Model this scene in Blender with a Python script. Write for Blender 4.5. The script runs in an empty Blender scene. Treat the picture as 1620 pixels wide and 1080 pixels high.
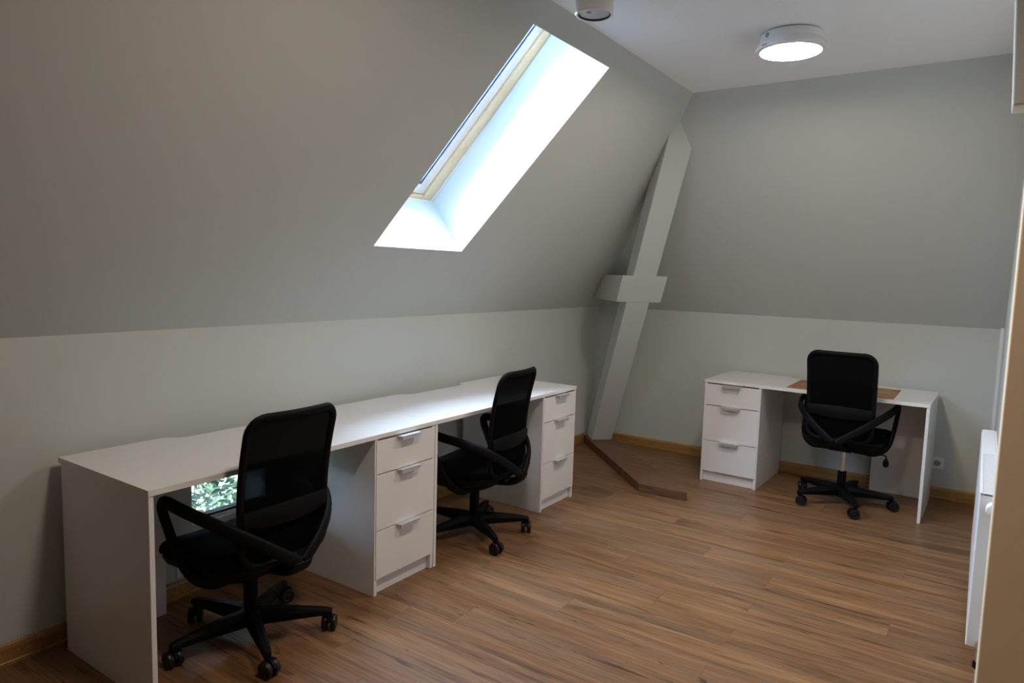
import bpy, bmesh, math, random
from mathutils import Vector, Matrix

# ------------------------------------------------------------------ scene, camera, world
scene = bpy.context.scene
COL = scene.collection
rnd = random.Random(7)

F_PX, YAW, PITCH, ROLL = 1096.1, 0.5967, -0.0997, 0.0284
CAM = Vector((2.8117, -1.1436, 1.4842))
cd = bpy.data.cameras.new('camera'); cam = bpy.data.objects.new('camera', cd); COL.objects.link(cam)
cd.sensor_fit = 'HORIZONTAL'; cd.sensor_width = 36.0; cd.lens = F_PX * 36.0 / 1620.0; cd.clip_start = 0.02
_fw = Vector((-math.sin(YAW) * math.cos(PITCH), math.cos(YAW) * math.cos(PITCH), math.sin(PITCH)))
_rt = Vector((math.cos(YAW), math.sin(YAW), 0)); _up = _rt.cross(_fw)
_r = _rt * math.cos(ROLL) + _up * math.sin(ROLL); _u = -_rt * math.sin(ROLL) + _up * math.cos(ROLL)
cam.matrix_world = Matrix(((_r.x, _u.x, -_fw.x, CAM.x), (_r.y, _u.y, -_fw.y, CAM.y), (_r.z, _u.z, -_fw.z, CAM.z), (0, 0, 0, 1)))
scene.camera = cam

SKY_STRENGTH = 70.0
LAMP_STRENGTH = 104.0
LAMP_COLOR = (1.0, 0.85, 0.69)
world = bpy.data.worlds.new('daylight'); scene.world = world; world.use_nodes = True
bg = world.node_tree.nodes['Background']
bg.inputs[0].default_value = (0.58, 0.75, 1.0, 1); bg.inputs[1].default_value = SKY_STRENGTH

vs = scene.view_settings
vs.view_transform = 'Standard'; vs.look = 'None'; vs.exposure = 0.0; vs.gamma = 1.0; vs.use_curve_mapping = False
scene.cycles.max_bounces = 12; scene.cycles.diffuse_bounces = 8; scene.cycles.transparent_max_bounces = 12
scene.cycles.use_denoising = True
scene.cycles.sample_clamp_indirect = 8.0

# room measures (metres)
XW, YB, ZK, ZC, XC, YC = -0.05, 4.44, 1.20, 2.63, 1.20, 3.165
XR, YF, XN = 2.93, -6.5, 5.6          # right wall, wall behind the camera, right wall of the near part
YP = 1.45                             # near face of the partition
S_ANG = math.atan2(ZC - ZK, XC - XW)
SV = Vector((math.cos(S_ANG), 0, math.sin(S_ANG))); SN = Vector((-math.sin(S_ANG), 0, math.cos(S_ANG)))
SO = Vector((XW, 0, ZK)); SL = (Vector((XC, 0, ZC)) - SO).length
def slope(u, v, w): return SO + Vector((0, u, 0)) + SV * v + SN * w
def sky_portal():
    ld = bpy.data.lights.new('skylight_portal', 'AREA'); ld.shape = 'RECTANGLE'; ld.size = 0.56; ld.size_y = 1.12
    ld.cycles.is_portal = True
    o = bpy.data.objects.new('skylight_portal', ld); COL.objects.link(o)
    z = SN; x = Vector((0, 1, 0)); y = z.cross(x)
    c = slope(1.71, 1.2, 0.49)
    o.matrix_world = Matrix(((x.x, y.x, z.x, c.x), (x.y, y.y, z.y, c.y), (x.z, y.z, z.z, c.z), (0, 0, 0, 1)))
sky_portal()

# ------------------------------------------------------------------ materials
MATS = {}
def mat(name, color=(.8, .8, .8), rough=.5, metal=0.0, spec=.5, build=None):
    if name in MATS: return MATS[name]
    m = bpy.data.materials.new(name); m.use_nodes = True
    nt = m.node_tree; b = nt.nodes['Principled BSDF']
    b.inputs['Base Color'].default_value = (*color, 1); b.inputs['Roughness'].default_value = rough
    b.inputs['Metallic'].default_value = metal; b.inputs['Specular IOR Level'].default_value = spec
    if build: build(nt, b)
    MATS[name] = m
    return m
def N(nt, t, **kw):
    n = nt.nodes.new(t)
    for k, v in kw.items(): setattr(n, k, v)
    return n
def bump(scale, strength, dist=.002, detail=4):
    def f(nt, b):
        tc = N(nt, 'ShaderNodeTexCoord'); no = N(nt, 'ShaderNodeTexNoise'); no.inputs['Scale'].default_value = scale
        no.inputs['Detail'].default_value = detail
        bp = N(nt, 'ShaderNodeBump'); bp.inputs['Strength'].default_value = strength; bp.inputs['Distance'].default_value = dist
        nt.links.new(tc.outputs['Object'], no.inputs['Vector']); nt.links.new(no.outputs['Fac'], bp.inputs['Height'])
        nt.links.new(bp.outputs['Normal'], b.inputs['Normal'])
    return f
def ramp(nt, stops):
    r = N(nt, 'ShaderNodeValToRGB'); e = r.color_ramp.elements
    while len(e) < len(stops): e.new(0.5)
    for el, (p, c) in zip(e, stops): el.position = p; el.color = (*c, 1)
    return r
def wood(c_dark, c_mid, c_light, vary=0.25, sx=1.3, sy=16.0, hue_b=None, knots=True, bumpy=.15, fine=.28):
    def f(nt, b):
        L = nt.links.new
        tc = N(nt, 'ShaderNodeTexCoord'); oi = N(nt, 'ShaderNodeObjectInfo')
        cmb = N(nt, 'ShaderNodeCombineXYZ'); sc = N(nt, 'ShaderNodeMath', operation='MULTIPLY'); sc.inputs[1].default_value = 73.0
        L(oi.outputs['Random'], sc.inputs[0])
        for i in range(3): L(sc.outputs[0], cmb.inputs[i])
        add = N(nt, 'ShaderNodeVectorMath', operation='ADD')
        L(tc.outputs['Object'], add.inputs[0]); L(cmb.outputs[0], add.inputs[1])
        def noise(scale, detail, dist, rough=.55):
            mp = N(nt, 'ShaderNodeMapping'); mp.inputs['Scale'].default_value = scale; L(add.outputs[0], mp.inputs['Vector'])
            n = N(nt, 'ShaderNodeTexNoise'); n.inputs['Scale'].default_value = 1.0; n.inputs['Detail'].default_value = detail
            n.inputs['Distortion'].default_value = dist; n.inputs['Roughness'].default_value = rough; L(mp.outputs[0], n.inputs['Vector']); return n.outputs['Fac']
        n1 = noise((sx, sy, sy), 8, .7, .62)
        r = ramp(nt, [(.30, c_dark), (.50, c_mid), (.68, c_light)]); L(n1, r.inputs['Fac'])
        n2 = noise((sx * .6, sy * .42, sy * .4), 3, .3)               # broad bands of another tone
        mix = N(nt, 'ShaderNodeMix', data_type='RGBA', blend_type='MIX'); L(r.outputs['Color'], mix.inputs['A'])
        mix.inputs['B'].default_value = (*(hue_b or c_dark), 1)
        r2 = ramp(nt, [(.45, (0, 0, 0)), (.66, (.8, .8, .8))]); L(n2, r2.inputs['Fac']); L(r2.outputs['Color'], mix.inputs['Factor'])
        last = mix.outputs['Result']
        def mult(fac, stops, amount):
            nonlocal last
            rr = ramp(nt, stops); L(fac, rr.inputs['Fac'])
            m3 = N(nt, 'ShaderNodeMix', data_type='RGBA', blend_type='MULTIPLY'); m3.inputs['Factor'].default_value = amount
            L(last, m3.inputs['A']); L(rr.outputs['Color'], m3.inputs['B']); last = m3.outputs['Result']
        n4 = noise((sx * 3.5, sy * 9, sy * 9), 4, .2)                  # fine grain
        mult(n4, [(.3, (1 - fine * 2, 1 - fine * 2.1, 1 - fine * 2.2)), (.6, (1, 1, 1))], 1.0)
        if knots:
            mult(noise((1.7, 30, 30), 5, 1.4), [(.60, (1, 1, 1)), (.66, (.28, .24, .22))], .8)      # long dark cracks
            mult(noise((5.0, 24, 24), 3, 1.5), [(.67, (1, 1, 1)), (.74, (.20, .16, .14))], .85)     # knots
        mr = N(nt, 'ShaderNodeMapRange'); mr.inputs['To Min'].default_value = 1 - vary; mr.inputs['To Max'].default_value = 1 + vary
        L(oi.outputs['Random'], mr.inputs['Value'])
        hs = N(nt, 'ShaderNodeHueSaturation'); L(last, hs.inputs['Color']); L(mr.outputs[0], hs.inputs['Value'])
        L(hs.outputs['Color'], b.inputs['Base Color'])
        bp = N(nt, 'ShaderNodeBump'); bp.inputs['Strength'].default_value = bumpy; bp.inputs['Distance'].default_value = .001
        L(n4, bp.inputs['Height']); L(bp.outputs['Normal'], b.inputs['Normal'])
    return f
def emission(name, color, strength):
    m = bpy.data.materials.new(name); m.use_nodes = True; nt = m.node_tree; nt.nodes.clear()
    e = N(nt, 'ShaderNodeEmission'); e.inputs[0].default_value = (*color, 1); e.inputs[1].default_value = strength
    o = N(nt, 'ShaderNodeOutputMaterial'); nt.links.new(e.outputs[0], o.inputs[0]); return m
def see_through(name, color, alpha, rough=.6, glossy=False):
    m = bpy.data.materials.new(name); m.use_nodes = True; nt = m.node_tree; nt.nodes.clear()
    t = N(nt, 'ShaderNodeBsdfTransparent'); mx = N(nt, 'ShaderNodeMixShader'); o = N(nt, 'ShaderNodeOutputMaterial')
    if glossy:
        s = N(nt, 'ShaderNodeBsdfGlossy'); s.inputs['Roughness'].default_value = .02
        fr = N(nt, 'ShaderNodeFresnel'); fr.inputs['IOR'].default_value = 1.3; nt.links.new(fr.outputs[0], mx.inputs[0])
        t.inputs[0].default_value = (*color, 1)
    else:
        s = N(nt, 'ShaderNodeBsdfPrincipled'); s.inputs['Base Color'].default_value = (*color, 1); s.inputs['Roughness'].default_value = rough; s.inputs['Specular IOR Level'].default_value = .03
        mx.inputs[0].default_value = alpha
    nt.links.new(t.outputs[0], mx.inputs[1]); nt.links.new(s.outputs[0], mx.inputs[2]); nt.links.new(mx.outputs[0], o.inputs[0]); return m

M_WALL = mat('wall_paint', (.588, .610, .578), .85, spec=.2, build=bump(160, .12, .001))
M_CEIL = mat('ceiling_paint', (.93, .93, .93), .9, spec=.2, build=bump(160, .1, .001))
M_REVEAL = mat('skylight_lining', (.74, .82, .84), .6, spec=.3, build=bump(120, .05, .001))
M_BEIGE = mat('beige_partition_paint', (.82, .64, .43), .7, spec=.3, build=bump(140, .1, .001))
M_WHITE = mat('white_laminate', (.82, .80, .79), .22, spec=.5, build=bump(420, .05, .0004))
M_EDGE = mat('white_edge_band', (.82, .80, .79), .4)
M_PLASTIC = mat('white_plastic', (.82, .82, .81), .4)
M_METALW = mat('white_enamel', (.82, .82, .83), .3)
M_ALU = mat('brushed_aluminium', (.74, .75, .78), .42, metal=.7)
M_CHROME = mat('chrome', (.75, .75, .77), .12, metal=1.0)
M_DARK = mat('dark_gap', (.02, .02, .02), .8)
M_BLACK = mat('black_plastic', (.0035, .0035, .004), .55, spec=.12)
M_FABRIC = mat('black_fabric', (.0025, .0025, .003), .95, spec=.04, build=bump(700, .3, .001))
M_TREAD = mat('caster_rubber', (.006, .006, .007), .35, spec=.35)
M_MESH = see_through('black_chair_mesh', (.002, .002, .0025), .993, .95)
M_GLASS = see_through('window_glass', (.97, .99, 1.0), 0, glossy=True)
M_PINE = mat('pine_frame', build=wood((.82, .57, .32), (.87, .64, .39), (.90, .70, .46), .02, 3, 14, (.85, .60, .35), knots=False, fine=.05), rough=.4)
M_SASH = mat('pale_pine_sash', build=wood((.82, .72, .62), (.86, .77, .68), (.90, .83, .76), .02, 3, 14, (.84, .74, .64), knots=False, fine=.05), rough=.4)
M_GASKET = mat('blue_black_gasket', (.035, .06, .16), .5)
M_FLOOR = mat('oak_laminate', build=wood((.120, .053, .022), (.248, .116, .046), (.335, .176, .080), .07, 1.1, 14, (.210, .118, .063), fine=.20), rough=.36, spec=.45)
M_PLINTH = mat('plinth_laminate', build=wood((.135, .055, .026), (.215, .095, .046), (.27, .128, .066), .05, 1.3, 17, (.19, .09, .048)), rough=.4)
M_PLINTH_E = mat('plinth_edge', build=wood((.12, .050, .026), (.17, .074, .038), (.21, .098, .052), .05, 1.3, 14, (.14, .062, .034), knots=False), rough=.45)
M_BASE = mat('oak_baseboard', build=wood((.36, .180, .050), (.47, .245, .068), (.54, .30, .10), .06, .9, 30, (.40, .20, .056), knots=False), rough=.42)
M_LED = emission('led_diffuser', LAMP_COLOR, LAMP_STRENGTH)
M_GREY = mat('grey_plastic', (.30, .30, .31), .5)
M_LENS = mat('lamp_reflector', (.62, .64, .68), .3, build=bump(90, .6, .004))
M_LEAF = None

# ------------------------------------------------------------------ mesh helpers
def finish(bm, name, m, parent=None, smooth=False, bevel=0, loc=None, angle=40):
    bmesh.ops.remove_doubles(bm, verts=bm.verts, dist=1e-6)
    bmesh.ops.recalc_face_normals(bm, faces=bm.faces)
    me = bpy.data.meshes.new(name); bm.to_mesh(me); bm.free()
    me.materials.append(m)
    if smooth:
        for p in me.polygons: p.use_smooth = True
        me.set_sharp_from_angle(angle=math.radians(angle))
    o = bpy.data.objects.new(name, me); COL.objects.link(o)
    if parent: o.parent = parent
    if loc is not None: o.location = loc
    if bevel:
        b = o.modifiers.new('bevel', 'BEVEL'); b.width = bevel; b.segments = 2; b.limit_method = 'ANGLE'; b.angle_limit = math.radians(40)
    return o
def hexa(bm, p):                       # p: 8 points, bottom 4 then top 4
    v = [bm.verts.new(q) for q in p]
    for f in ((3, 2, 1, 0), (4, 5, 6, 7), (0, 1, 5, 4), (1, 2, 6, 5), (2, 3, 7, 6), (3, 0, 4, 7)): bm.faces.new([v[i] for i in f])
def box(bm, x0, x1, y0, y1, z0, z1, fn=None):
    p = [(x0, y0, z0), (x1, y0, z0), (x1, y1, z0), (x0, y1, z0), (x0, y0, z1), (x1, y0, z1), (x1, y1, z1), (x0, y1, z1)]
    hexa(bm, [fn(*q) if fn else q for q in p])
def prism(bm, poly, z0, z1):
    a = [bm.verts.new((x, y, z0)) for x, y in poly]; b = [bm.verts.new((x, y, z1)) for x, y in poly]; n = len(poly)
    bm.faces.new(a[::-1]); bm.faces.new(b)
    for i in range(n): bm.faces.new((a[i], a[(i + 1) % n], b[(i + 1) % n], b[i]))
def lathe(bm, prof, n=32, fn=None):    # prof: (r, z) from one pole or rim to the other
    rings = []
    for r, z in prof:
        if r < 1e-6: rings.append([bm.verts.new(fn(0, 0, z) if fn else (0, 0, z))])
        else:
            rings.append([bm.verts.new((fn or (lambda *q: q))(r * math.cos(2 * math.pi * i / n), r * math.sin(2 * math.pi * i / n), z)) for i in range(n)])
    for a, b in zip(rings, rings[1:]):
        for i in range(n):
            j = (i + 1) % n
            if len(a) == 1 and len(b) == 1: continue
            if len(a) == 1: bm.faces.new((a[0], b[i], b[j]))
            elif len(b) == 1: bm.faces.new((a[i], b[0], a[j]))
            else: bm.faces.new((a[i], b[i], b[j], a[j]))
    for r in (rings[0], rings[-1]):
        if len(r) > 1: bm.faces.new(r)
def spline(pts, k=6):
    P = [Vector(q) for q in pts]; out = []
    for i in range(len(P) - 1):
        p0 = P[max(i - 1, 0)]; p1 = P[i]; p2 = P[i + 1]; p3 = P[min(i + 2, len(P) - 1)]
        for s in range(k):
            t = s / k
            out.append(.5 * ((2 * p1) + (p2 - p0) * t + (2 * p0 - 5 * p1 + 4 * p2 - p3) * t * t + (3 * p1 - p0 - 3 * p2 + p3) * t ** 3))
    out.append(P[-1]); return out
def sweep(bm, path, a, b, ref=(0, 0, 1), n=12, closed=False, power=1.0, refs=None):
    """tube of elliptical section: a along the side vector, b along the other one"""
    P = [Vector(q) for q in path]; L = len(P); rings = []
    A = a if isinstance(a, (list, tuple)) else [a] * L; B = b if isinstance(b, (list, tuple)) else [b] * L
    for i, p in enumerate(P):
        if closed: t = P[(i + 1) % L] - P[i - 1]
        else: t = P[min(i + 1, L - 1)] - P[max(i - 1, 0)]
        t.normalize(); rf = Vector(refs[i] if refs else ref)
        s = t.cross(rf); s.normalize(); q = s.cross(t)
        ring = []
        for k in range(n):
            an = 2 * math.pi * k / n; c, d = math.cos(an), math.sin(an)
            c = math.copysign(abs(c) ** power, c); d = math.copysign(abs(d) ** power, d)
            ring.append(bm.verts.new(p + s * (A[i] * c) + q * (B[i] * d)))
        rings.append(ring)
    pairs = list(zip(rings, rings[1:])) + ([(rings[-1], rings[0])] if closed else [])
    for x, y in pairs:
        for k in range(n): bm.faces.new((x[k], x[(k + 1) % n], y[(k + 1) % n], y[k]))
    if not closed: bm.faces.new(rings[0][::-1]); bm.faces.new(rings[-1])
def grid_slab(bm, inner, outer, holes):
    """inner/outer: [i][j] grids of points; cells listed in holes stay open, with reveals round them"""
    I = [[bm.verts.new(q) for q in r] for r in inner]; O = [[bm.verts.new(q) for q in r] for r in outer]
    ni, nj = len(inner) - 1, len(inner[0]) - 1
    solid = lambda i, j: 0 <= i < ni and 0 <= j < nj and (i, j) not in holes
    for i in range(ni):
        for j in range(nj):
            if not solid(i, j): continue
            bm.faces.new((I[i][j], I[i + 1][j], I[i + 1][j + 1], I[i][j + 1])); bm.faces.new((O[i][j], O[i][j + 1], O[i + 1][j + 1], O[i + 1][j]))
            for (di, dj, a, b) in ((-1, 0, (i, j), (i, j + 1)), (1, 0, (i + 1, j), (i + 1, j + 1)), (0, -1, (i, j), (i + 1, j)), (0, 1, (i, j + 1), (i + 1, j + 1))):
                if not solid(i + di, j + dj):
                    bm.faces.new((I[a[0]][a[1]], I[b[0]][b[1]], O[b[0]][b[1]], O[a[0]][a[1]]))
def empty(name, loc=(0, 0, 0), rz=0.0):
    o = bpy.data.objects.new(name, None); o.empty_display_size = .1; COL.objects.link(o); o.location = loc; o.rotation_euler = (0, 0, rz); return o
def tag(o, label, cat, group=None):
    o['label'] = label; o['category'] = cat
    if group: o['group'] = group
    return o
def struct(o, label=None, cat=None):
    o['kind'] = 'structure'
    if label: o['label'] = label
    if cat: o['category'] = cat
    return o
def copy_tree(o, parent=None):
    c = o.copy(); COL.objects.link(c); c.parent = parent
    for ch in list(o.children): copy_tree(ch, c)
    return c

# ------------------------------------------------------------------ the room shell
# floor: a sub-floor slab carrying separate laminate boards
bm = bmesh.new(); box(bm, XW - .3, XN + .2, YF - .2, YB + .25, -.12, -.010)
floor = struct(finish(bm, 'floor', mat('subfloor', (.05, .03, .02), .9)), 'brown oak laminate floor of long boards', 'floor')
PW, PL = .17, 1.22
board_cache = {}
def board(x0, x1, y0, y1):
    key = (round(x1 - x0, 3), round(y1 - y0, 3))
    if key not in board_cache:
        b = bmesh.new(); hx, hy = key[0] / 2 - .0002, key[1] / 2 - .0002; c = .0005
        p = [(-hx, -hy, -.012), (hx, -hy, -.012), (hx, hy, -.012), (-hx, hy, -.012), (-hx, -hy, -c), (hx, -hy, -c), (hx, hy, -c), (-hx, hy, -c)]
        v = [b.verts.new(q) for q in p]; w = [b.verts.new((sx * (hx - c), sy * (hy - c), 0)) for sx, sy in ((-1, -1), (1, -1), (1, 1), (-1, 1))]
        b.faces.new(v[3::-1]); b.faces.new(w)
        for i in range(4):
            j = (i + 1) % 4; b.faces.new((v[i], v[j], v[4 + j], v[4 + i])); b.faces.new((v[4 + i], v[4 + j], w[j], w[i]))
        bmesh.ops.recalc_face_normals(b, faces=b.faces)
        me = bpy.data.meshes.new('plank'); b.to_mesh(me); b.free(); me.materials.append(M_FLOOR); board_cache[key] = me
    o = bpy.data.objects.new('plank', board_cache[key]); COL.objects.link(o); o.parent = floor
    o.location = ((x0 + x1) / 2, (y0 + y1) / 2, 0)
YPL = -1.5                            # the separate boards start here; further back the floor is out of view
bm = bmesh.new(); box(bm, XW, XN, YF, YPL, -.012, 0)
fr = finish(bm, 'far_boards', M_FLOOR, floor); fr['kind'] = 'stuff'
k0 = math.floor((YPL - 2.245) / PW)
y = 2.245 + k0 * PW; row = k0
while y < YB:
    ya, yb_ = max(y, YPL), min(y + PW, YB)
    xr = XR if ya > YP + .1 else XN
    off = 2.04 if row % 2 == 0 else 1.67
    if row % 4 == 3: off -= .31
    if row < -6: off += rnd.choice((0, .2, .41, .6))
    x = off
    while x > XW: x -= PL
    while x < xr:
        a, b = max(x, XW), min(x + PL, xr)
        if b - a > .02 and yb_ - ya > .02: board(a, b, ya, yb_)
        x += PL
    y += PW; row += 1

# left knee wall with two low windows
WIN = [(.551, .96, .31, .56), (1.72, 2.12, .31, .56)]
us = [YF - .2, WIN[0][0], WIN[0][1], WIN[1][0], WIN[1][1], YB + .25]; vz = [-.12, .31, .56, ZK]
bm = bmesh.new()
grid_slab(bm, [[(XW, u, v) for v in vz] for u in us], [[(XW - .26, u, v) for v in (-.12, .16, .56, ZK)] for u in us], {(1, 1), (3, 1)})
struct(finish(bm, 'wall_left', M_WALL), 'low grey knee wall behind the two desks in a row', 'wall')
# left slope with the deep skylight opening
HIP0, HIP1 = YB + .06, YC + .06
OPEN_IN = {(1, 1): (1.322, .523), (2, 1): (2.018, .523), (1, 2): (1.439, 1.782), (2, 2): (2.159, 1.782)}
OPEN_OUT = {(1, 1): (1.335, .590), (2, 1): (2.025, .590), (1, 2): (1.415, 1.84), (2, 2): (2.105, 1.84)}
def slope_grid(table, w):
    g = []
    vv = [-.0, .523, 1.782, SL + .08]
    for i in range(4):
        r = []
        for j in range(4):
            v = vv[j]
            hip = HIP0 + (HIP1 - HIP0) * v / SL + w * .6
            u = [YF - .2, 1.33 + .09 * j / 3, 2.03 + .1 * j / 3, hip][i]
            if (i, j) in table: u, v = table[(i, j)]
            elif j in (1, 2) and i in (0, 3): v = table[(1, j)][1]
            elif i in (1, 2) and j in (0, 3): u = table[(i, 1 if j == 0 else 2)][0]
            r.append(slope(u, v, w))
        g.append(r)
    return g
bm = bmesh.new(); grid_slab(bm, slope_grid(OPEN_IN, 0), slope_grid(OPEN_OUT, .37), {(1, 1)})
wl = struct(finish(bm, 'wall_left_slope', M_WALL), 'sloping grey attic wall holding the long skylight', 'wall')
wl.data.materials.append(M_REVEAL)
for p in wl.data.polygons:            # the four reveal faces of the opening
    c = p.center; d = c - SO; u, v, w = d.y, d.dot(SV), d.dot(SN)
    if .05 < w < .33 and 1.2 < u < 2.3 and .4 < v < 1.95: p.material_index = 1
# eaves: unseen slab added past the knee wall to dim the low windows
bm = bmesh.new(); box(bm, YF - .2, YB + .3, -.96, -.40, .10, .37, slope)
struct(finish(bm, 'sky_blocker', mat('blocker_board', (.30, .27, .24), .8, build=bump(40, .2, .003))), 'roof eaves added outside to keep sky light off the low windows', 'blocker')
# back knee wall and back slope
bm = bmesh.new(); box(bm, XW - .26, XR + .3, YB, YB + .25, -.12, ZK)
struct(finish(bm, 'wall_back', M_WALL), 'low grey knee wall behind the single desk', 'wall')
BV = Vector((0, YC - YB, ZC - ZK)); BN = Vector((0, ZC - ZK, YB - YC)).normalized()
bm = bmesh.new()
q = [Vector((XW - .06, YB, ZK)), Vector((XR + .3, YB, ZK)), Vector((XR + .3, YB, ZK)) + BV * 1.05, Vector((XW - .06 + (XC - XW) * 1.05, YB, ZK)) + BV * 1.05]
hexa(bm, q + [a + BN * .3 for a in q])
struct(finish(bm, 'wall_back_slope', M_WALL), 'sloping grey attic wall above the single desk', 'wall')
# ceiling, right wall, partition with header, wall behind the camera
bm = bmesh.new(); box(bm, XC - .05, XN + .2, YF - .2, YC + .05, ZC, ZC + .18)
struct(finish(bm, 'ceiling', M_CEIL), 'flat white ceiling with round lamp', 'ceiling')
bm = bmesh.new(); box(bm, XR, XR + .25, YP + .14, YB + .1, -.12, ZC + .1)
struct(finish(bm, 'wall_right', M_WALL), 'narrow strip of grey wall behind the radiator', 'wall')
bm = bmesh.new(); box(bm, 2.883, XN + .1, YP, YP + .14, -.12, ZC + .05)
struct(finish(bm, 'wall_partition', M_BEIGE, bevel=.004), 'tan partition wall end next to the radiator', 'wall')
bm = bmesh.new()
hexa(bm, [(2.8325, YP - .02, 2.02), (XN + .1, YP - .02, 2.02), (XN + .1, YP + .12, 2.02), (2.8325, YP + .12, 2.02),
          (2.797, YP - .02, ZC + .03), (XN + .1, YP - .02, ZC + .03), (XN + .1, YP + .12, ZC + .03), (2.797, YP + .12, ZC + .03)])
struct(finish(bm, 'trim_1', M_WALL, bevel=.004), 'grey boxed header hanging from the ceiling above the partition', 'header')
bm = bmesh.new(); box(bm, XN, XN + .2, YF - .2, YP + .1, -.12, ZC + .1)
struct(finish(bm, 'wall_right_near', M_WALL), 'grey wall out of view beside the camera', 'wall')
bm = bmesh.new(); box(bm, XW - .3, XN + .2, YF - .2, YF, -.12, ZC + .1)
struct(finish(bm, 'wall_front', M_WALL), 'grey wall out of view behind the camera', 'wall')
# white quarter-round trim in the corner by the radiator
bm = bmesh.new(); R_ = .022
prism(bm, [(XR + .002, YB + .002)] + [(XR + .002 - R_ * math.cos(a * math.pi / 12) , YB + .002 - R_ * math.sin(a * math.pi / 12)) for a in range(7)], .085, 1.21)
struct(finish(bm, 'trim_2', M_METALW, smooth=True), 'slim white corner strip between back wall and right wall', 'trim')

# baseboards with a moulded top
def baseboard(name, p0, p1, nrm, label):
    p0, p1, nrm = Vector((*p0, 0)), Vector((*p1, 0)), Vector((*nrm, 0)); t = (p1 - p0)
    prof = [(-.002, 0), (.017, 0), (.017, .012), (.014, .016), (.013, .062), (.009, .074), (.003, .080), (-.002, .080)]
    b = bmesh.new(); A = [b.verts.new(nrm * d + Vector((0, 0, z))) for d, z in prof]; B = [b.verts.new(t + nrm * d + Vector((0, 0, z))) for d, z in prof]
    b.faces.new(A); b.faces.new(B[::-1])
    for i in range(len(prof)): j = (i + 1) % len(prof); b.faces.new((A[i], A[j], B[j], B[i]))
    return struct(finish(b, name, M_BASE, loc=p0), label, 'baseboard')
baseboard('baseboard_left', (XW, YF), (XW, 4.245), (1, 0), 'golden oak baseboard under the knee wall behind the desk row')
baseboard('baseboard_back', (.092, YB), (XR, YB), (0, -1), 'golden oak baseboard under the wall behind the single desk')
baseboard('baseboard_right', (XR, YP + .14), (XR, YB - .017), (-1, 0), 'golden oak baseboard under the radiator')

# ------------------------------------------------------------------ skylight
def skew(u, v, w): return slope(u + .095 * (v - .588), v, w)
sk = struct(empty('window_1', slope(1.7, 1.2, .42)), 'long pine framed skylight deep in the sloping wall', 'window')
def sk_part(name, boxes, m, parent):
    b = bmesh.new()
    for (u0, u1, v0, v1, w0, w1) in boxes: box(b, u0, u1, v0, v1, w0, w1, lambda *q: skew(*q) - sk.location)
    return finish(b, name, m, parent, bevel=.003)
def ring_parts(name, u0, u1, v0, v1, t, w0, w1, m):
    sk_part(name, [(u1 - t, u1, v0, v1, w0, w1)], m, sk); sk_part(name, [(u0, u0 + t, v0, v1, w0, w1)], m, sk)
    sk_part(name, [(u0 + t, u1 - t, v0, v0 + t, w0, w1)], m, sk); sk_part(name, [(u0 + t, u1 - t, v1 - t, v1, w0, w1)], m, sk)
ring_parts('lining_strip', 1.262, 2.045, .558, 1.905, .034, .362, .40, M_PLASTIC)
ring_parts('frame_member', 1.293, 2.013, .536, 1.905, .079, .374, .47, M_PINE)
ring_parts('gap_seal', 1.371, 1.935, .613, 1.828, .007, .397, .47, M_DARK)
ring_parts('sash_member', 1.378, 1.928, .620, 1.821, .060, .384, .445, M_SASH)
ring_parts('gasket', 1.436, 1.870, .678, 1.763, .012, .392, .440, M_GASKET)
sk_part('pane', [(1.446, 1.860, .688, 1.753, .428, .434)], M_GLASS, sk)
b = bmesh.new(); box(b, 1.84, 1.866, .626, .650, .374, .386, lambda *q: skew(*q) - sk.location); finish(b, 'latch', M_SASH, sk, bevel=.003)

# ------------------------------------------------------------------ low windows in the knee wall
def low_window(name, y0, y1, z0, z1, label):
    w = struct(empty(name, (XW - .14, (y0 + y1) / 2, z0)), label, 'window')
    L = w.location
    def prt(n, x0, x1, ya, yb, za, zb, m, bev=.003, par=None):
        b = bmesh.new(); box(b, x0 - L.x, x1 - L.x, ya - L.y, yb - L.y, za - L.z, zb - L.z); return finish(b, n, m, par or w, bevel=bev)
    xf, xb = XW - .012, XW - .075
    prt('frame', xb, xf, y0, y1, z0, z0 + .016, M_PLASTIC); prt('frame', xb, xf, y0, y1, z1 - .03, z1, M_PLASTIC)
    prt('frame', xb, xf, y0, y0 + .012, z0 + .016, z1 - .03, M_PLASTIC); prt('frame', xb, xf, y1 - .012, y1, z0 + .016, z1 - .03, M_PLASTIC)
    prt('gasket', xb + .01, xf - .008, y0 + .012, y1 - .012, z0 + .016, z0 + .026, M_DARK, 0); prt('gasket', xb + .01, xf - .008, y0 + .012, y1 - .012, z1 - .038, z1 - .03, M_DARK, 0)
    prt('sill', xf, XW + .002, y0 + .002, y1 - .002, z0 - .001, z0 + .003, M_PLASTIC, .001)
    prt('pane', (xb + xf) / 2 - .003, (xb + xf) / 2 + .003, y0 + .012, y1 - .012, z0 + .026, z1 - .038, M_GLASS, 0)
low_window('window_2', *WIN[0], 'small low window behind the desk, green leaves outside')
low_window('window_3', *WIN[1], 'small low window hidden behind the second desk of the row')

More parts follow.
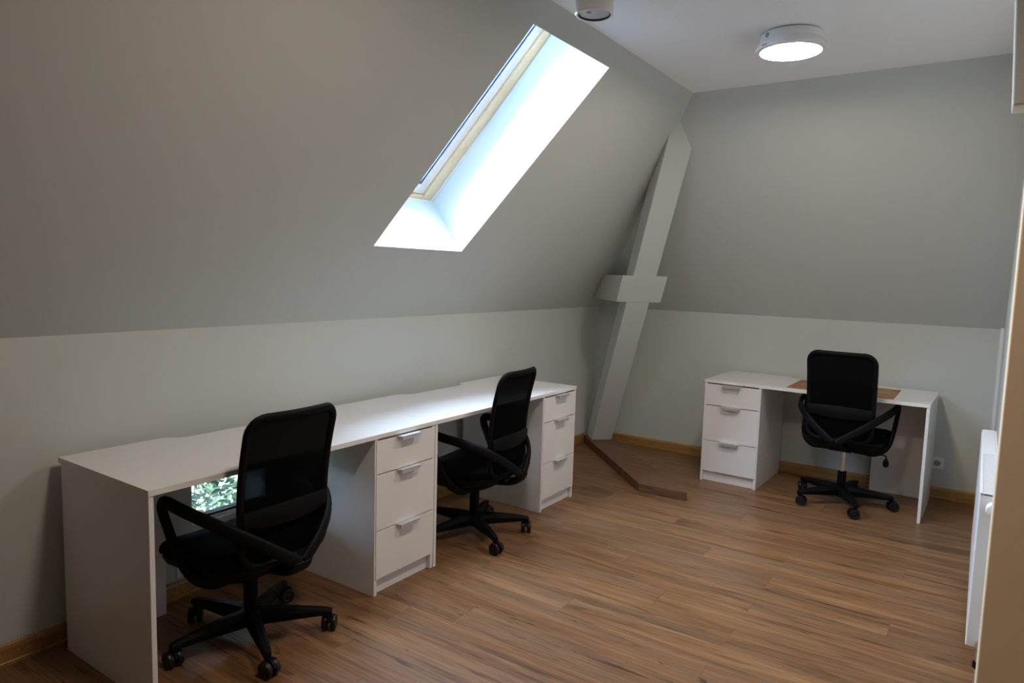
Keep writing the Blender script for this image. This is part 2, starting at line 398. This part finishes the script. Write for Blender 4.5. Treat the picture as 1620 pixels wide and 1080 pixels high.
# ------------------------------------------------------------------ slanting timber post with cross block, and its plinth
post = tag(empty('timber_post', (.15, 4.19, .06)), 'boxed slanting grey timber post with short cross block, rising from the plinth', 'post')
PE = Vector((.134, .115, 0)).normalized(); PD = Vector((-PE.y, PE.x, 0)); PBv = Vector((.936, -.865, 2.394))
bl = Vector((.088, 4.134, .06))
def clip_roof(b):
    for co, no in ((SO + SN * .004, SN), (Vector((0, YB, ZK)) + BN * .004, BN), (Vector((XW - .004, 0, 0)), Vector((-1, 0, 0))), (Vector((0, YB + .004, 0)), Vector((0, 1, 0)))):
        g = b.verts[:] + b.edges[:] + b.faces[:]
        r = bmesh.ops.bisect_plane(b, geom=g, plane_co=co, plane_no=no, clear_outer=True)
        ed = [e for e in r['geom_cut'] if isinstance(e, bmesh.types.BMEdge)]
        if ed: bmesh.ops.holes_fill(b, edges=[e for e in b.edges if e.is_boundary])
    for v in b.verts: v.co -= post.location
def at(z): return bl + PBv * ((z - .06) / PBv.z)
WP, DP = .177, .20
bm = bmesh.new(); A = at(.059); B = at(3.1)
hexa(bm, [A, A + PE * WP, A + PE * WP + PD * DP, A + PD * DP, B, B + PE * WP, B + PE * WP + PD * DP, B + PD * DP])
clip_roof(bm); finish(bm, 'shaft', M_WALL, post, bevel=.003)
bm = bmesh.new(); A = at(1.284); B = at(1.484); o0, o1 = -.080, .262; f = -.004; dd = .75
hexa(bm, [A + PE * o0 + PD * f, A + PE * o1 + PD * f, A + PE * o1 + PD * dd, A + PE * o0 + PD * dd, B + PE * o0 + PD * f, B + PE * o1 + PD * f, B + PE * o1 + PD * dd, B + PE * o0 + PD * dd])
clip_roof(bm); finish(bm, 'cross_block', M_WALL, post, bevel=.003)

pl = tag(empty('floor_plinth', (.4, 3.9, 0)), 'low brown wooden plinth with angled front under the slanting post', 'plinth')
PP = [(XW, 4.243), (.943, 3.215), (1.272, 3.235), (.092, YB), (XW, YB)]
o = Vector((.4, 3.9, 0))
bm = bmesh.new(); prism(bm, [(x - o.x, y - o.y) for x, y in [(XW + .003, 4.262), (.945, 3.233), (1.262, 3.252), (.092, YB - .003), (XW + .003, YB - .003)]], 0, .0585)
finish(bm, 'top_board', M_PLINTH, pl, bevel=.001)
def edge_board(a, b_):
    a, b_ = Vector((*a, 0)) - o, Vector((*b_, 0)) - o; t = (b_ - a).normalized(); n = Vector((-t.y, t.x, 0)) * .014
    bm = bmesh.new(); hexa(bm, [a, b_, b_ + n, a + n] + [q + Vector((0, 0, .060)) for q in (a, b_, b_ + n, a + n)]); finish(bm, 'edge_board', M_PLINTH_E, pl, bevel=.001)
edge_board(PP[0], PP[1]); edge_board(PP[1], PP[2])

# ------------------------------------------------------------------ desks
DW, DD, DH, TT = 1.417, .635, .75, .021
PEDW = .405
def make_desk(loc, rz, mir, label):
    d = tag(empty('office_desk', loc, rz), label, 'desk')
    sg = -1 if mir else 1
    fn = lambda u, v, z: Vector((sg * u, v, z))
    def part(name, bx, m, bev=.0015, parent=None):
        b = bmesh.new(); box(b, *bx, fn); return finish(b, name, m, parent or d, bevel=bev)
    # top with a shallow cable recess along its back edge
    rs, re, dep = .405, .990, .060
    poly = [(0, DD), (0, 0), (rs - .02, 0)]
    for k in range(9):
        t = k / 8; poly.append((rs - .02 + .09 * t, dep * (t * t * (3 - 2 * t))))
    for k in range(9):
        t = k / 8; poly.append((re - .07 + .07 * t, dep * (1 - t * t * (3 - 2 * t))))
    poly += [(DW, 0), (DW, DD)]
    b = bmesh.new(); prism(b, [(sg * u, v) for u, v in poly], DH - TT, DH); finish(b, 'tabletop', M_WHITE, d, bevel=.001)
    part('side_panel', (.002, .020, .018, DD - .004, 0, DH - TT), M_WHITE)
    part('back_panel', (.020, .375, .030, .048, 0, DH - TT), M_WHITE)
    part('back_rail', (.375, DW - PEDW, .030, .048, DH - TT - .085, DH - TT), M_WHITE)
    p0, p1 = DW - PEDW, DW - .002
    part('cabinet_side', (p0, p0 + .018, .010, DD - .006, 0, DH - TT), M_WHITE)
    part('cabinet_side', (p1 - .018, p1, .010, DD - .006, 0, DH - TT), M_WHITE)
    part('cabinet_back', (p0 + .018, p1 - .018, .012, .024, .02, DH - TT), M_WHITE)
    part('toe_kick', (p0 + .018, p1 - .018, DD - .045, DD - .028, 0, .080), M_WHITE)
    part('cabinet_bottom', (p0 + .018, p1 - .018, .024, DD - .028, .080, .096), M_WHITE)
    for z0, z1 in ((.078, .302), (.3065, .562), (.5675, .7195)):
        dr = part('drawer_front', (p0 + .008, p1 - .003, DD - .020, DD - .002, z0, z1), M_WHITE, .001)
        uc = (p0 + p1) / 2 + .002; hw = .072
        b = bmesh.new(); y0, y1 = DD - .018, DD + .030
        # bent aluminium lip pull: flat top plate with slanted ends, short drop at its front
        top = [(uc - hw, y0), (uc + hw, y0), (uc + hw, DD - .002), (uc + hw - .011, y1), (uc - hw + .011, y1), (uc - hw, DD - .002)]
        prism(b, [(sg * u, v) for u, v in top], z1 + .0005, z1 + .0035)
        box(b, uc - hw + .011, uc + hw - .011, y1 - .003, y1, z1 - .013, z1 + .002, fn)
        h = finish(b, 'handle', M_ALU, dr)
        h['label'] = 'bent aluminium lip handle'
    return d
d3r = -.0227
make_desk((0, 0, 0), -math.pi / 2, True, 'white desk in the row with the low leafy window behind it')
make_desk((0, DW + .0015, 0), -math.pi / 2, True, 'white desk in the row, next to the slanting post')
D3 = Vector((1.1853 + DW * math.cos(d3r), 4.4202 + DW * math.sin(d3r) - .002, 0))
make_desk(D3, math.pi + d3r, False, 'white desk standing alone with a brown desk pad on it')

# brown desk pad
def pad_mat(nt, b):
    L = nt.links.new
    tc = N(nt, 'ShaderNodeTexCoord'); n1 = N(nt, 'ShaderNodeTexNoise'); n1.inputs['Scale'].default_value = 9; n1.inputs['Detail'].default_value = 6
    L(tc.outputs['Object'], n1.inputs['Vector']); r = ramp(nt, [(.35, (.26, .095, .036)), (.65, (.38, .15, .060))]); L(n1.outputs['Fac'], r.inputs['Fac'])
    mp = N(nt, 'ShaderNodeMapping'); mp.inputs['Location'].default_value = (-.20 * 7, -.02 * 11, 0); mp.inputs['Scale'].default_value = (7, 11, 1); L(tc.outputs['Object'], mp.inputs['Vector'])
    g = N(nt, 'ShaderNodeTexGradient', gradient_type='SPHERICAL'); L(mp.outputs[0], g.inputs['Vector'])
    r2 = ramp(nt, [(.05, (0, 0, 0)), (.5, (.8, .8, .8))]); L(g.outputs['Fac'], r2.inputs['Fac'])
    mx = N(nt, 'ShaderNodeMix', data_type='RGBA'); L(r2.outputs['Color'], mx.inputs['Factor']); L(r.outputs['Color'], mx.inputs['A']); mx.inputs['B'].default_value = (.34, .27, .10, 1)
    L(mx.outputs['Result'], b.inputs['Base Color'])
bm = bmesh.new(); box(bm, -.325, .325, -.225, .225, 0, .003)
pad = finish(bm, 'desk_pad', mat('brown_desk_pad', rough=.5, build=pad_mat), bevel=.001, loc=(2.057, 4.040, DH + .0002)); pad.rotation_euler = (0, 0, d3r + .02)
tag(pad, 'thin brown desk pad with a faint yellow print, lying on the lone desk', 'desk pad')
bm = bmesh.new(); lathe(bm, [(.0, 0), (.009, 0), (.009, .003), (.006, .0045), (0, .0045)], 20)
tag(finish(bm, 'cap', M_PLASTIC, smooth=True, loc=(1.83, 4.10, DH + .0032)), 'tiny white round cap lying on the brown desk pad', 'cap')

# ------------------------------------------------------------------ swivel chairs
def back_y(x, z):                    # curved plane of the backrest
    s = (z - .42) / .545
    yy = -.205 - .02 * s - .035 * s * s + .018 * math.sin(math.pi * min(max(s * 1.1, 0), 1))
    return yy + .034 * (x / .21) ** 2 - .034
def rrect(hw, z0, z1, r_top, r_bot, n=7, taper=.0):
    pts = []
    for cx, cz, r, a0 in ((hw - r_top, z1 - r_top, r_top, 0), (-hw + r_top, z1 - r_top, r_top, 90), (-hw + r_bot, z0 + r_bot, r_bot, 180), (hw - r_bot, z0 + r_bot, r_bot, 270)):
        for k in range(n):
            a = math.radians(a0 + 90 * k / (n - 1)); pts.append((cx + r * math.cos(a), cz + r * math.sin(a)))
    out = []
    for i, (x, z) in enumerate(pts):
        x2, z2 = pts[(i + 1) % len(pts)]; m = max(1, int(math.hypot(x2 - x, z2 - z) / .03))
        for k in range(m): out.append((x + (x2 - x) * k / m, z + (z2 - z) * k / m))
    return [(x * (1 - taper * (1 - (z - z0) / (z1 - z0))), z) for x, z in out]
def superpad(b, hw, hd, prof, n=44, p=4.0, fn=None):
    rings = []
    for sc, z in prof:
        ring = []
        for k in range(n):
            a = 2 * math.pi * k / n; c, s = math.cos(a), math.sin(a)
            rr = 1 / ((abs(c) ** p + abs(s) ** p) ** (1 / p))
            x, y_ = rr * c * (hw - sc), rr * s * (hd - sc)
            ring.append(b.verts.new(fn(x, y_, z) if fn else (x, y_, z)))
        rings.append(ring)
    for A, B in zip(rings, rings[1:]):
        for k in range(n): b.faces.new((A[k], A[(k + 1) % n], B[(k + 1) % n], B[k]))
    b.faces.new(rings[0][::-1]); b.faces.new(rings[-1])
def make_chair(raise_, tube_top):
    ch = empty('office_chair')
    # five-star base
    b = bmesh.new(); lathe(b, [(.030, .055), (.040, .066), (.046, .100), (.043, .118), (.030, .124)], 28); finish(b, 'hub', M_BLACK, ch, smooth=True)
    b = bmesh.new(); lathe(b, [(.019, .047), (.024, .050), (.0275, .10), (.0275, tube_top - .004), (.024, tube_top)], 28); finish(b, 'column', M_BLACK, ch, smooth=True)
    b = bmesh.new(); lathe(b, [(.0145, tube_top - .02), (.0145, .33 + raise_)], 24); finish(b, 'piston', M_CHROME, ch, smooth=True)
    for k in range(5):
        a = math.radians(72 * k); ca, sa = math.cos(a), math.sin(a)
        rot = lambda x, y_, z: Vector((x * ca - y_ * sa, x * sa + y_ * ca, z))
        b = bmesh.new(); secs = [(.030, .030, .060, .124), (.12, .026, .064, .121), (.21, .022, .069, .112), (.285, .019, .072, .102), (.314, .016, .072, .095)]
        rings = []
        for r, w, z0, z1 in secs:
            rings.append([b.verts.new(rot(r, s * w * q, z)) for s, q, z in ((-1, .8, z0), (1, .8, z0), (1, 1, z0 + (z1 - z0) * .6), (1, .55, z1), (-1, .55, z1), (-1, 1, z0 + (z1 - z0) * .6))])
        for A, B in zip(rings, rings[1:]):
            for i in range(6): b.faces.new((A[i], A[(i + 1) % 6], B[(i + 1) % 6], B[i]))
        b.faces.new(rings[0][::-1]); b.faces.new(rings[-1]); finish(b, 'base_leg', M_BLACK, ch, bevel=.003)
        # twin-wheel caster
        ta = a + (0.5, 1.4, -0.7, 2.3, -1.5)[k]; ct, st = math.cos(ta), math.sin(ta)
        cen = rot(.300, 0, 0); cl = Vector((ct, st, 0)) * .012
        place = lambda x, y_, z: Vector((cen.x + cl.x + x * ct - y_ * st, cen.y + cl.y + x * st + y_ * ct, z))
        b = bmesh.new()
        lathe(b, [(.009, .045), (.009, .066), (.012, .068), (.012, .082)], 14, lambda x, y_, z: Vector((cen.x + x, cen.y + y_, z)))
        pr = [(.0355 * math.cos(math.radians(t)), .032 + .0355 * math.sin(math.radians(t))) for t in range(15, 166, 15)]
        A = [b.verts.new(place(x, -.0055, z)) for x, z in pr] ; B = [b.verts.new(place(x, .0055, z)) for x, z in pr]
        C0 = [b.verts.new(place(x * .3, -.0055, .032 + (z - .032) * .3)) for x, z in pr]; C1 = [b.verts.new(place(x * .3, .0055, .032 + (z - .032) * .3)) for x, z in pr]
        for i in range(len(pr) - 1):
            b.faces.new((A[i], A[i + 1], B[i + 1], B[i])); b.faces.new((A[i], C0[i], C0[i + 1], A[i + 1])); b.faces.new((B[i], B[i + 1], C1[i + 1], C1[i])); b.faces.new((C0[i], C1[i], C1[i + 1], C0[i + 1]))
        for i in (0, -1): b.faces.new((A[i], B[i], C1[i], C0[i]))
        cs = finish(b, 'caster', M_BLACK, ch, smooth=True)
        for s in (-1, 1):
            b = bmesh.new()
            lathe(b, [(0, .0065), (.024, .0065), (.0305, .008), (.032, .011), (.032, .021), (.0305, .0265), (.023, .0285), (.021, .027), (.008, .027), (.006, .0285), (0, .0285)], 26,
                  lambda x, y_, z: place(x, s * z, .032 + y_))
            finish(b, 'wheel', M_TREAD, cs, smooth=True)
    up = raise_
    V = lambda x, y_, z: Vector((x, y_, z + up))
    # mechanism box, bracket to the back, lever
    b = bmesh.new(); hexa(b, [V(-.07, -.12, .298), V(.07, -.12, .298), V(.07, .08, .298), V(-.07, .08, .298), V(-.095, -.17, .362), V(.095, -.17, .362), V(.095, .15, .362), V(-.095, .15, .362)])
    finish(b, 'tilt_mechanism', M_BLACK, ch, bevel=.008)
    b = bmesh.new()
    sweep(b, [V(*q) for q in spline([(0, -.05, .335), (0, -.17, .338), (0, -.25, .350), (0, -.288, .372), (0, -.300, .400)], 5)], .046, .018, (0, 0, 1), 14, power=.6, refs=None if True else None)
    finish(b, 'back_bracket', M_BLACK, ch, smooth=True)
    b = bmesh.new(); sweep(b, [V(*q) for q in spline([(.06, -.02, .312), (.17, -.025, .302), (.246, -.028, .300), (.258, -.028, .290), (.258, -.028, .270)], 5)], .0045, .0045, (0, 1, 0), 10)
    lv = finish(b, 'lever', M_BLACK, ch, smooth=True)
    b = bmesh.new(); sweep(b, [V(*q) for q in spline([(.258, -.028, .280), (.258, -.028, .266), (.258, -.028, .246), (.258, -.028, .226)], 4)], [.006, .008, .010, .012, .014, .016, .017, .018, .018, .017, .016, .013, .007], .006, (0, 1, 0), 12); finish(b, 'paddle', M_BLACK, lv, smooth=True)
    b = bmesh.new(); lathe(b, [(.0, -.028), (.018, -.028), (.022, -.020), (.022, .02), (0, .02)], 18, lambda x, y_, z: V(.045 + x * .8, .02 + y_ * .8, .318 + z)); finish(b, 'tension_knob', M_BLACK, ch, smooth=True)
    # seat: shell and upholstered cushion with a waterfall front
    def seatf(x, y_, z):
        yy = y_ + .045
        zz = z - .055 * max(0, (yy - .12) / .18) ** 2 + .010 * (abs(x) / .25) ** 3 * 1.0 + .012 * max(0, (-yy - .1) / .1)
        return V(x * (1 - .05 * max(0, -yy) / .2), yy, zz)
    b = bmesh.new(); superpad(b, .252, .246, [(.11, .300), (.055, .308), (.016, .334), (.0, .366), (.004, .382)], fn=seatf); finish(b, 'seat_shell', M_BLACK, ch, smooth=True)
    b = bmesh.new(); superpad(b, .262, .254, [(.02, .372), (.004, .380), (.0, .394), (.003, .410), (.014, .424), (.040, .433), (.10, .436), (.20, .436)], fn=seatf); finish(b, 'seat', M_FABRIC, ch, smooth=True, angle=80)
    # backrest: frame ring, mesh, lumbar band
    out = rrect(.196, .395, .955, .062, .07, taper=.03)
    b = bmesh.new(); path = [V(x, back_y(x, z), z) for x, z in out]
    sweep(b, path, .0145, .011, (0, 1, 0), 10, closed=True); finish(b, 'back_frame', M_BLACK, ch, smooth=True)
    b = bmesh.new(); nx, nz = 14, 22; vv = {}
    zs = [.395 + .56 * j / nz for j in range(nz + 1)]
    def halfw(z):
        h = .196 * (1 - .03 * (1 - (z - .395) / .56))
        if z > .893: h = h - .062 + math.sqrt(max(0, .062 ** 2 - (z - .893) ** 2))
        if z < .465: h = h - .07 + math.sqrt(max(0, .07 ** 2 - (.465 - z) ** 2))
        return h
    for j, z in enumerate(zs):
        for i in range(nx + 1):
            x = halfw(z) * (2 * i / nx - 1); vv[i, j] = b.verts.new(V(x, back_y(x, z) + .004, z))
    for j in range(nz):
        for i in range(nx): b.faces.new((vv[i, j], vv[i + 1, j], vv[i + 1, j + 1], vv[i, j + 1]))
    finish(b, 'back_mesh', M_MESH, ch, smooth=True)
    b = bmesh.new(); n = 16; rows = []
    for i in range(n + 1):
        x = -.192 + .384 * i / n; yy = back_y(x, .58) - .014; hz = .040 - .010 * (abs(x) / .19) ** 2
        rows.append([b.verts.new(V(x, yy + dy, .578 + dz)) for dy, dz in ((.008, -hz), (.008, hz), (-.002, hz), (-.008, hz * .5), (-.008, -hz * .5), (-.002, -hz))])
    for A, B in zip(rows, rows[1:]):
        for i in range(6): b.faces.new((A[i], A[(i + 1) % 6], B[(i + 1) % 6], B[i]))
    b.faces.new(rows[0]); b.faces.new(rows[-1]); finish(b, 'lumbar_support', M_BLACK, ch, smooth=True, angle=60)
    # loop arms
    for s in (-1, 1):
        b = bmesh.new()
        pts = [(.012, -.300, .392), (.085, -.286, .445), (.165, -.250, .505), (.235, -.180, .558), (.272, -.090, .588), (.285, .010, .604), (.287, .085, .613),
               (.287, .118, .604), (.285, .122, .575), (.281, .098, .520), (.276, .058, .445), (.266, .014, .375), (.238, -.022, .328), (.180, -.042, .306), (.07, -.048, .304)]
        path = [V(s * x, y_, z) for x, y_, z in spline(pts, 5)]
        k = len(path)
        refs = []
        for i, q in enumerate(path):
            f_ = i / (k - 1)
            # broad face turned towards the outside of the chair
            o_ = Vector((s * q.x * s, q.y * .9 if f_ < .4 else 0, 0)); 
            if abs(q.x) < .06: o_ = Vector((s * .3, -1, 0))
            if f_ < .3: o_ = Vector((s * (.3 + 2.2 * f_), -1 + 2.6 * f_, .25))
            else: o_ = Vector((s, 0, .15))
            refs.append(o_.normalized())
        sweep(b, path, .0235, .0125, n=14, power=.75, refs=refs)
        finish(b, 'arm', M_BLACK, ch, smooth=True, angle=60)
    return ch
CG = None
def put_chair(ch, x, y_, face_deg, base_deg, label):
    """the star base turns under the seat, so it carries its own angle"""
    ch.location = (x, y_, 0); ch.rotation_euler = (0, 0, math.radians(face_deg - 90))
    tag(ch, label, 'chair', 'black mesh office chairs')
    for c in ch.children:
        if c.name.split('.')[0] in ('base_leg', 'caster', 'hub'): c.rotation_euler = (0, 0, math.radians(base_deg - (face_deg - 90)))
c1 = make_chair(0.0, .305)
c2 = copy_tree(c1)
c3 = make_chair(.078, .222)
put_chair(c1, .49, .475, 181.4, -25, 'black mesh swivel chair at the desk with the low leafy window')
put_chair(c2, .514, 1.905, 185.5, -31, 'black mesh swivel chair at the desk next to the slanting post')
put_chair(c3, 2.11, 3.87, 86.8, 8, 'black mesh swivel chair, raised on chrome piston, at the lone desk')

# ------------------------------------------------------------------ ceiling lamps
def ceiling_lamp(x, y_, label, ang=-2.2):
    l = tag(empty('ceiling_lamp', (x, y_, ZC)), label, 'lamp', 'round ceiling lamps')
    b = bmesh.new(); lathe(b, [(.128, .0), (.130, -.003), (.130, -.008)], 56); finish(b, 'mounting_plate', M_GREY, l, smooth=True)
    b = bmesh.new(); lathe(b, [(.06, -.006), (.136, -.006), (.138, -.012), (.139, -.040), (.146, -.046), (.158, -.066), (.160, -.073), (.157, -.079), (.137, -.083), (.133, -.078)], 72)
    body = finish(b, 'housing', M_PLASTIC, l, smooth=True, angle=30)
    b = bmesh.new(); lathe(b, [(.1345, -.072), (.1345, -.081), (.130, -.0845), (.09, -.0858), (0, -.0865)], 64); finish(b, 'diffuser', M_LED, l, smooth=True)
    ca, sa = math.cos(ang), math.sin(ang)
    b = bmesh.new(); lathe(b, [(0, 0), (.011, 0), (.011, .003), (0, .003)], 20, lambda p, q, r: Vector(((.138 + r) * ca - p * sa, (.138 + r) * sa + p * ca, -.024 + q))); finish(b, 'sensor', M_GREY, l, smooth=True)
    b = bmesh.new(); a2 = ang + .06; c2_, s2_ = math.cos(a2), math.sin(a2)
    box(b, .156, .1605, -.016, .016, -.076, -.069, lambda p, q, r: Vector((p * c2_ - q * s2_, p * s2_ + q * c2_, r))); finish(b, 'label_plate', M_GREY, l)
    return l
ceiling_lamp(1.965, 2.36, 'round white ceiling lamp, lit, above the open floor')
ceiling_lamp(1.965, .30, 'second round white ceiling lamp, lit, out of view over the desk row')
sp = tag(empty('ceiling_spotlight', (1.452, 1.37, ZC + .0)), 'short white cylinder spotlight, unlit, on the ceiling near the skylight', 'lamp')
b = bmesh.new(); lathe(b, [(.050, .0), (.074, -.001), (.076, -.004), (.076, -.112), (.073, -.117), (.0655, -.118), (.064, -.110), (.05, -.10)], 56); finish(b, 'housing', M_PLASTIC, sp, smooth=True, angle=30)
b = bmesh.new(); lathe(b, [(.0635, -.104), (.0635, -.115), (.0595, -.115), (.0595, -.104)], 48); finish(b, 'bezel', M_DARK, sp, smooth=True, angle=30)
b = bmesh.new(); lathe(b, [(.0600, -.111), (.048, -.1125), (.024, -.1135), (0, -.1138)], 48); ln = finish(b, 'lens', M_LENS, sp, smooth=True); sp.scale = (1, 1, 1.13)
b = bmesh.new(); lathe(b, [(0, -.1142), (.010, -.1142), (.010, -.1125)], 16, lambda p, q, r: Vector((p - .008, q - .028, r))); finish(b, 'contact', M_GREY, ln, smooth=True)

# ------------------------------------------------------------------ radiator on the right wall
RX, RY0, RY1, RZ0, RZ1 = 2.850, 1.86, 3.20, .150, .735
rd = tag(empty('radiator', (2.88, 2.53, RZ0)), 'white panel radiator on the wall behind the tan partition', 'radiator')
def rpart(name, x0, x1, y0, y1, z0, z1, m=M_METALW, bev=.003, parent=None):
    b = bmesh.new(); box(b, x0 - 2.88, x1 - 2.88, y0 - 2.53, y1 - 2.53, z0 - RZ0, z1 - RZ0); return finish(b, name, m, parent or rd, bevel=bev)
rpart('front_panel', RX, RX + .010, RY0 + .004, RY1 - .004, RZ0, RZ1 - .006, bev=.004)
rpart('rear_panel', RX + .055, RX + .064, RY0 + .004, RY1 - .004, RZ0, RZ1 - .006)
rpart('side_cover', RX + .002, RX + .064, RY0, RY0 + .006, RZ0, RZ1 - .002); rpart('side_cover', RX + .002, RX + .064, RY1 - .006, RY1, RZ0, RZ1 - .002)
gr = rpart('top_grille', RX + .002, RX + .010, RY0, RY1, RZ1 - .010, RZ1, bev=.001)
rpart('grille_bar', RX + .055, RX + .064, RY0, RY1, RZ1 - .010, RZ1, bev=.001, parent=gr)
rpart('grille_end', RX + .010, RX + .055, RY0, RY0 + .012, RZ1 - .010, RZ1, bev=.001, parent=gr); rpart('grille_end', RX + .010, RX + .055, RY1 - .62, RY1, RZ1 - .010, RZ1 + .002, bev=.001, parent=gr)
yy = RY0 + .022
while yy < RY1 - .63:
    rpart('slat', RX + .010, RX + .055, yy, yy + .012, RZ1 - .009, RZ1 - .002, bev=0, parent=gr); yy += .018
for yq in (2.1, 2.95): rpart('wall_bracket', RX + .064, XR - .0005, yq, yq + .03, .30, .62)
def yl(px, y0, pz): return lambda x, y_, z: Vector((px + x - 2.88, y0 - z - 2.53, pz + y_ - RZ0))
b = bmesh.new(); lathe(b, [(0, -.002), (.012, -.002), (.013, .012), (.021, .014), (.0245, .022), (.0255, .050), (.0225, .066), (.012, .070), (0, .070)], 32, yl(2.896, RY0, .688)); tv = finish(b, 'thermostat_head', M_PLASTIC, rd, smooth=True)
for k in range(9):
    a = math.radians(40 * k); c, s_ = math.cos(a), math.sin(a); b = bmesh.new(); f_ = yl(2.896, RY0, .688)
    box(b, .0175, .0215, -.0016, .0016, .040, .0665, lambda x, y_, z: f_(x * c - y_ * s_, x * s_ + y_ * c, z)); finish(b, 'slot', M_DARK, tv)
b = bmesh.new(); lathe(b, [(0, -.002), (.010, -.002), (.010, .018), (.014, .020), (.014, .034), (0, .034)], 20, yl(2.893, RY0, .175)); finish(b, 'pipe_valve', M_CHROME, rd, smooth=True)
b = bmesh.new(); lathe(b, [(.009, 0), (.009, .178)], 16, lambda x, y_, z: Vector((2.893 + x - 2.88, RY0 - .026 + y_ - 2.53, z - RZ0))); finish(b, 'pipe', M_CHROME, rd, smooth=True)
b = bmesh.new(); lathe(b, [(.010, .085), (.0155, .087), (.0155, .110), (.010, .112)], 6, lambda x, y_, z: Vector((2.893 + x - 2.88, RY0 - .026 + y_ - 2.53, z - RZ0))); finish(b, 'pipe_nut', M_BLACK, rd)

# ------------------------------------------------------------------ wall sockets
def socket(loc, rz, label):
    s = tag(empty('wall_socket', loc, rz), label, 'socket')
    b = bmesh.new(); box(b, -.040, .040, -.009, .001, -.040, .040); finish(b, 'plate', M_PLASTIC, s, bevel=.003)
    f_ = lambda x, y_, z: Vector((x, -.010 + z, y_))
    b = bmesh.new(); lathe(b, [(.0215, .0), (.0215, -.0015), (.024, -.0015), (.024, .0)], 28, f_); finish(b, 'ring', M_PLASTIC, s, smooth=True, angle=30)
    b = bmesh.new(); lathe(b, [(0, .0002), (.0215, .0002), (.0215, -.0005), (0, -.0005)], 28, f_); w = finish(b, 'well', M_GREY, s)
    for sx in (-.0095, .0095):
        b = bmesh.new(); lathe(b, [(0, -.0012), (.003, -.0012), (.003, 0), (0, 0)], 10, lambda x, y_, z: f_(x + sx, y_, z)); finish(b, 'hole', M_DARK, w)
socket((2.624, YB, .248), 0, 'white wall socket on the back wall beside the lone desk')
socket((XW, .515, .135), math.pi / 2, 'white wall socket low on the knee wall under the leafy window')

# ------------------------------------------------------------------ outside: hedge and ground
def leaf_mat(nt, b):
    L = nt.links.new; g = N(nt, 'ShaderNodeNewGeometry'); tc = N(nt, 'ShaderNodeTexCoord')
    r = ramp(nt, [(0, (.002, .007, .003)), (.35, (.008, .026, .006)), (.65, (.022, .056, .013)), (.85, (.07, .10, .045)), (1, (.20, .23, .15))]); L(g.outputs['Random Per Island'], r.inputs['Fac'])
    L(r.outputs['Color'], b.inputs['Base Color'])
M_LEAF = mat('hedge_leaf', rough=.5, spec=.3, build=leaf_mat)
hd = tag(empty('hedge', (-1.5, 1.5, -.75)), 'sunlit green leafy hedge outside the low window', 'hedge')
b = bmesh.new()
for i in range(36000):
    x = -1.95 + 1.15 * rnd.random() ** .8; y_ = -.6 + 4.6 * rnd.random(); z = -.75 + 3.0 * rnd.random()
    c = Vector((x + 1.5, y_ - 1.5, z + .75)); L_ = .020 + .025 * rnd.random(); W_ = L_ * (.32 + .2 * rnd.random())
    t = Vector((rnd.uniform(-1, 1), rnd.uniform(-1, 1), rnd.uniform(-1, .6))).normalized(); n = Vector((rnd.uniform(0, 1.2), rnd.uniform(-1, .4), rnd.uniform(.1, 1.2)))
    s = t.cross(n); s.normalize(); n = s.cross(t)
    v = [b.verts.new(c + q) for q in (-t * L_, s * W_ + n * .006, t * L_, -s * W_ + n * .006)]
    b.faces.new((v[0], v[1], v[2])); b.faces.new((v[0], v[2], v[3]))
bmesh.ops.remove_doubles(b, verts=[], dist=1e-7)
me = bpy.data.meshes.new('foliage'); b.to_mesh(me); b.free(); me.materials.append(M_LEAF)
fo = bpy.data.objects.new('foliage', me); COL.objects.link(fo); fo.parent = hd; fo['kind'] = 'stuff'
M_BARK = mat('hedge_bark', (.10, .075, .05), .9, build=bump(60, .5, .004))
for i in range(16):
    y_ = -.1 + 3.4 * i / 15; b = bmesh.new(); h = rnd.uniform(1.7, 2.7)
    sweep(b, spline([(rnd.uniform(-.15, .15) - .05, y_ - 1.5, 0), (rnd.uniform(-.2, .1), y_ - 1.5 + rnd.uniform(-.1, .1), h * .5), (rnd.uniform(-.2, .2), y_ - 1.5 + rnd.uniform(-.2, .2), h)], 4), [.014 - .0011 * k for k in range(9)], [.014 - .0011 * k for k in range(9)], (1, 0, 0), 7)
    finish(b, 'stem', M_BARK, hd, smooth=True)
b = bmesh.new(); box(b, -9, XW - .3, -7, 11, -.9, -.75)
def lawn(nt, p):
    tc = N(nt, 'ShaderNodeTexCoord'); n1 = N(nt, 'ShaderNodeTexNoise'); n1.inputs['Scale'].default_value = 30; n1.inputs['Detail'].default_value = 6
    r = ramp(nt, [(.35, (.02, .04, .012)), (.65, (.05, .085, .03))]); nt.links.new(tc.outputs['Object'], n1.inputs['Vector']); nt.links.new(n1.outputs['Fac'], r.inputs['Fac']); nt.links.new(r.outputs['Color'], p.inputs['Base Color'])
struct(finish(b, 'ground', mat('lawn', rough=.9, build=lawn)), 'green lawn outside the low window', 'lawn')
